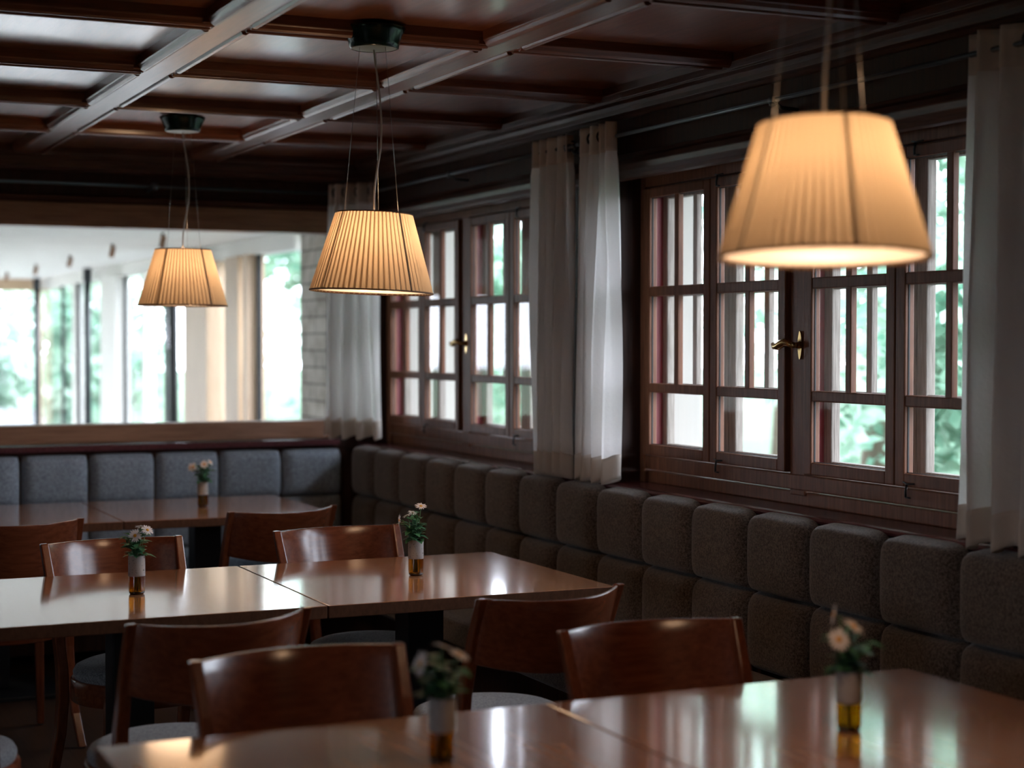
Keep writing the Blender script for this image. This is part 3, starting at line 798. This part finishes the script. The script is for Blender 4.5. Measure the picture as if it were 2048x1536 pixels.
RV, HV, HB = .0245, .114, .054
def make_vase(x, y, blooms, seed, label, leafscale=1.0):
    z0 = .75; root = empty('flower_vase', (x, y, z0)); tag(root, label, 'vase', 'bottle vases with daisies')
    b = MB(); b.lathe([(.001, .003), (.016, .0025), (.0205, .004), (.0235, .010), (RV-.0005, .018), (RV-.0005, HB+.004)], (x, y, z0), 32)
    b.build('bottle_base', MT['amber'], root)
    b = MB(); b.lathe([(.001, .0008), (.0195, .0008), (.0225, .004), (.0232, .008), (.020, .0085), (.001, .0075)], (x, y, z0), 32)
    g = b.build('bottle_foot', MT['amber_dark'], root)
    b = MB(); b.lathe([(RV-.0035, HB), (RV, HB), (RV+.0002, HB+.003), (RV, HV-.001), (RV-.0008, HV), (RV-.0035, HV), (RV-.0035, HB)], (x, y, z0), 36)
    b.build('concrete_sleeve', MT['concrete'], root)
    rnd = random.Random(seed); st = MB(); lf = MB(); fl = []
    for (dx, dy, h, nrm, R_) in blooms:
        top = Vector((x+dx, y+dy, z0+h)); base = Vector((x+rnd.uniform(-.01, .01), y+rnd.uniform(-.01, .01), z0+.012))
        mid = Vector((x+dx*.25, y+dy*.25, z0+HV+.01)); q = top-Vector(nrm).normalized()*.012
        st.tube([base, mid, (mid+q)/2+Vector((dx*.1, dy*.1, .004)), q, top], .0012, 6)
        f = MB(); flower(f, top, nrm, R_, rnd.random()); fl.append(f)
    for k in range(10):
        a = rnd.uniform(0, 2*PI); hh = rnd.uniform(.145, .19); rad = rnd.uniform(.004, .034)
        top = Vector((x+rad*math.cos(a), y+rad*math.sin(a), z0+hh)); base = Vector((x+rnd.uniform(-.014, .014), y+rnd.uniform(-.014, .014), z0+.01)); mid = Vector((x+.008*math.cos(a), y+.008*math.sin(a), z0+HV))
        st.tube([base, mid, top], .0012, 5)
        for m_ in range(6):
            t = m_/5; p = mid.lerp(top, t); aa = a+m_*2.4+rnd.uniform(-.4, .4); el = rnd.uniform(.15, .9)
            leafq(lf, p, (math.cos(aa), math.sin(aa), el), rnd.uniform(.032, .054)*leafscale, rnd.uniform(.0095, .0145)*leafscale, k*9+m_)
    st.build('stems', MT['stem'], root); lf.build('leaves', MT['vleaf'], root)
    for f in fl: f.build('daisy', [MT['petal'], MT['pollen']], root)
MT['amber_dark'] = plain('dark_bottle_glass', (.012, .006, .002), .1)
# camera-right is (.91,-.42); camera-facing is (-.42,-.91)
def cr(a, d=0): return (a*.909-d*.417, -a*.417-d*.909)
def bl(a, h, n, R_=.021, d=.0): q = cr(a, d); nn = cr(n[0], n[2]); return (q[0], q[1], h, (nn[0], nn[1], n[1]), R_)
make_vase(1.986, 5.055, [bl(.016, .221, (.1, .9, .35)), bl(-.052, .176, (-.95, .1, .2), .021), bl(-.028, .190, (-.3, .7, -.2), .018, -.01), bl(-.012, .198, (.2, .8, -.5), .016, -.02)], 21,
          'bottle vase with upright daisy on the middle row, near the bench')
make_vase(1.090, 5.022, [bl(.002, .176, (-.1, .25, .95), .021, .03), bl(.030, .188, (.5, .6, .5), .019, -.01), bl(.008, .196, (0, .9, -.4), .018, -.02)], 33,
          'bottle vase on the middle row before a chair back, left one')
make_vase(1.934, 7.535, [bl(-.044, .178, (-.35, .2, .9), .022), bl(-.055, .178, (-.7, .2, .6), .020, .01), bl(.010, .192, (.1, .6, .8), .022, .02), bl(.034, .200, (.6, .5, .2), .018)], 45,
          'bottle vase on the table before the back bench')
make_vase(.985, 7.62, [bl(.0, .19, (.1, .8, .4), .02), bl(-.04, .18, (-.5, .6, .4), .02)], 52, 'flowers peeking in at the left edge, on the far table')
make_vase(1.955, 2.700, [bl(-.030, .222, (-.75, .15, -.05), .022), bl(.008, .200, (.45, .75, .3), .024), bl(-.024, .178, (.25, .45, .85), .024, .02)], 64,
          'blurred bottle vase on the shiny table in the right foreground')
make_vase(1.150, 2.800, [bl(-.038, .176, (-.8, .3, .5), .024, .01), bl(.002, .204, (.3, .85, -.2), .024), bl(.030, .190, (.4, .8, .1), .022)], 71,
          'strongly blurred vase at the bottom centre, cut off by the frame')

# ================================================================== THE VERANDA BEYOND THE OPENING
VX = 3.50
vf = MB().box(-6.5, VX+.1, 8.56, 21.6, -.1, -.02); struct(vf.build('floor', MT['vfloor']))
struct(MB().box(-6.5, VX+.1, 8.60, 21.6, 2.235, 2.30).build('ceiling', MT['vplank']))
# header round the glazing
struct(MB().box(-6.5, VX+.1, 21.35, 21.6, 2.095, 2.235).build('trim_%d' % tn, MT['beigex'])); tn += 1
struct(MB().box(VX-.02, VX+.1, 11.1, 21.35, 2.115, 2.235).build('trim_%d' % tn, MT['white'])); tn += 1
# whitewashed stone wall on the right, then glazing
w = MB(); w.box(VX, VX+.09, 8.56, 11.02, 0, 2.9, 0); w.box(XO, VX+.09, 8.5, 8.56, 0, 2.9, 1); w.box(XW, XO+.01, 8.56, 8.64, 0, 2.9, 1)
struct(w.build('wall_right', [MT['brick'], MT['plaster']]))
struct(MB().box(-6.6, -6.5, 8.5, 21.6, 0, 2.3).build('wall_left', MT['white']))
# piers and posts of the glazed side
def post(name, px_x0, x1, y0, y1, z1, m, n):
    o = MB().box(px_x0, x1, y0, y1, 0, z1).build('trim_%d' % n, m); struct(o)
K = 1.0294
for (ya, yb_, xa, m) in ((16.17, 16.9, 3.42, 'white'), (12.74, 13.45, 3.40, 'beige'), (12.0, 12.36, 3.44, 'beige'), (11.72, 11.80, 3.42, 'beige'), (15.12, 15.24, 3.46, 'white'), (18.5, 18.62, 3.46, 'white')):
    post('', xa, VX+.06, ya*K, yb_*K, 2.12, MT[m], tn); tn += 1
for y_ in (11.66, 12.42, 13.56, 14.45, 16.10, 18.45, 19.4):
    struct(MB().box(VX-.012, VX+.02, y_*K, y_*K+.04, 0, 2.12).build('trim_%d' % tn, MT['gasket'])); tn += 1
# glazing of the end wall: mullions
for x_ in (3.46, -.4, -3.6):
    struct(MB().box(x_-.04, x_+.04, 21.4, 21.5, 0, 2.1).build('trim_%d' % tn, MT['beige'])); tn += 1
struct(MB().box(-6.5, VX, 21.38, 21.5, 0, .45).build('trim_%d' % tn, MT['white'])); tn += 1
p = MB(); p.add([(VX+.02, 11.0, 0), (VX+.02, 21.4, 0), (VX+.02, 21.4, 2.12), (VX+.02, 11.0, 2.12)], [(0, 1, 2, 3)])
wv = p.build('window_5', MT['glass']); struct(wv)
p = MB(); p.add([(-6.5, 21.45, .45), (VX, 21.45, .45), (VX, 21.45, 2.1), (-6.5, 21.45, 2.1)], [(0, 1, 2, 3)])
struct(p.build('window_6', MT['glass']))
for (x_, y_, lab) in ((3.38, 14.12, 'round black steel column behind the far pendant lamp'), (3.38, 17.85, 'thick black steel column left of the white pier'), (3.36, 20.9, 'thin-looking black steel column at the far left')):
    root = empty('steel_column', (x_, y_, -.02)); tag(root, lab, 'column', 'black columns of the veranda')
    MB().tube([(x_, y_, -.02), (x_, y_, 2.235)], .037, 16).build('shaft', MT['black'], root)
    MB().lathe([(.046, 2.10), (.046, 2.235)], (x_, y_, 0), 16, capb=True, capt=True).build('head_plate', MT['black'], root)
for k, (x_, y_) in enumerate(((2.74, 11.75), (2.70, 13.25), (2.72, 15.15), (2.74, 17.1), (2.76, 19.15))):
    root = empty('ceiling_spotlight', (x_, y_, 2.235))
    tag(root, ('spotlight nearest the opening, right beside the far pendant lamp wire', 'second veranda ceiling spotlight from the pendant lamp', 'middle one of the five small veranda ceiling spotlights', 'fourth veranda ceiling spotlight from the pendant lamp', 'farthest veranda ceiling spotlight, at the left edge')[k], 'spotlight', 'veranda ceiling spotlights')
    MB().tube([(x_, y_, 2.235), (x_, y_, 2.205)], .010, 8).build('mount', MT['black'], root)
    MB().tube([(x_+.008, y_, 2.215), (x_-.012, y_-.02, 2.135)], .021, 12).build('housing', MT['rail'], root)

# ================================================================== OUTSIDE
struct(MB().box(-40, 60, -20, 90, -.4, -.12).build('ground', MT['grass']))
struct(MB().box(3.6, 6.4, -10, 40, -.12, -.06).build('ground', MT['ground']))
struct(MB().box(-12, 3.6, 21.7, 27, -.12, -.06).build('ground', MT['ground']))
# eaves above the windows
struct(MB().box(XO, 4.5, -6, 8.56, 2.62, 2.74).build('trim_%d' % tn, MT['white'])); tn += 1

def crown_mesh(name, n, R_, H_, leaf, seed, mats):
    rnd = random.Random(seed); b = MB(); blobs = []
    for k in range(16):
        a = rnd.uniform(0, 2*PI); q = rnd.uniform(0, .75)*R_
        blobs.append((q*math.cos(a), q*math.sin(a), H_*rnd.uniform(.12, 1), R_*rnd.uniform(.30, .5)))
    vs = []; fs = []
    for i in range(n):
        bx, by, bz, br = blobs[i % 16]
        v = Vector((rnd.gauss(0, 1), rnd.gauss(0, 1), rnd.gauss(0, 1))).normalized()*br*rnd.uniform(.75, 1.05)
        c = Vector((bx, by, bz))+v
        d = Vector((rnd.gauss(0, 1), rnd.gauss(0, 1), rnd.gauss(0, .7))).normalized(); e = d.cross(Vector((rnd.gauss(0, 1), rnd.gauss(0, 1), rnd.gauss(0, 1)))).normalized()
        s_ = leaf*rnd.uniform(.6, 1.3)
        o = len(vs); vs += [c-d*s_, c-e*s_*.5, c+d*s_, c+e*s_*.5]; fs.append((o, o+1, o+2, o+3))
    b.add(vs, fs, 0, False)
    return b
def make_tree(x, y, h, R_, n, leaf, seed, mat, label, low=.3):
    root = empty('tree', (x, y, -.12)); tag(root, label, 'tree', 'garden trees')
    b = crown_mesh('c', n, R_, h-low, leaf, seed, None); b.v = [(v[0]+x, v[1]+y, v[2]+low) for v in b.v]
    b.build('crown', mat, root)
    t = MB(); t.tube([(x, y, -.12), (x+.1, y, h*.35), (x, y+.1, h*.7)], [.16, .12, .05], 8)
    t.build('trunk', MT['bark'], root)
    return root
specs = [
 (7.9, 10.6, 4.4, 1.5, 'tree2', 'pale green tree seen through the nearest window, left of its handle'),
 (7.3, 7.9, 3.6, 1.2, 'tree', 'light green tree at the right side of the nearest window'),
 (11.6, 12.4, 5.2, 1.9, 'tree', 'dark green tree farther back behind the nearest window'),
 (11.2, 16.8, 5.6, 2.0, 'tree2', 'pale tree seen at the left of the nearest window'),
 (15.6, 17.0, 6.6, 2.2, 'tree', 'tallest green tree behind the nearest window'),
 (15.9, 10.9, 6.0, 2.2, 'tree2', 'far pale tree behind the right part of the nearest window'),
 (7.2, 18.6, 2.3, 1.3, 'tree', 'low dark tree seen through the middle of the farther window'),
 (10.4, 22.6, 3.0, 1.9, 'tree', 'low green tree seen through the right half of the farther window'),
 (12.5, 28.5, 3.2, 2.2, 'tree2', 'distant tree seen through the farther window'),
 (6.6, 38.0, 6.0, 2.6, 'tree2', 'pale tree outside the veranda beside the stone wall'),
 (11.0, 33.0, 6.0, 2.6, 'tree', 'green tree outside the veranda behind its side glazing'),
 (1.5, 31.0, 6.0, 2.3, 'tree2', 'pale green tree beyond the far left veranda glass'),
 (5.9, 31.0, 3.0, 1.7, 'tree2', 'low tree beyond the veranda corner, between two black columns'),
 (-4.0, 30.0, 6.0, 2.6, 'tree2', 'tree beyond the veranda outside the left edge'),
 (2.6, 25.8, 3.4, 1.5, 'tree2', 'closest pale tree behind the leftmost veranda glass'),
]
for k, (x, y, h, R_, m, lab) in enumerate(specs):
    make_tree(x, y, h, R_, 5200, .085 if x < 15 and y < 25 else .14, 100+k, MT[m], lab)
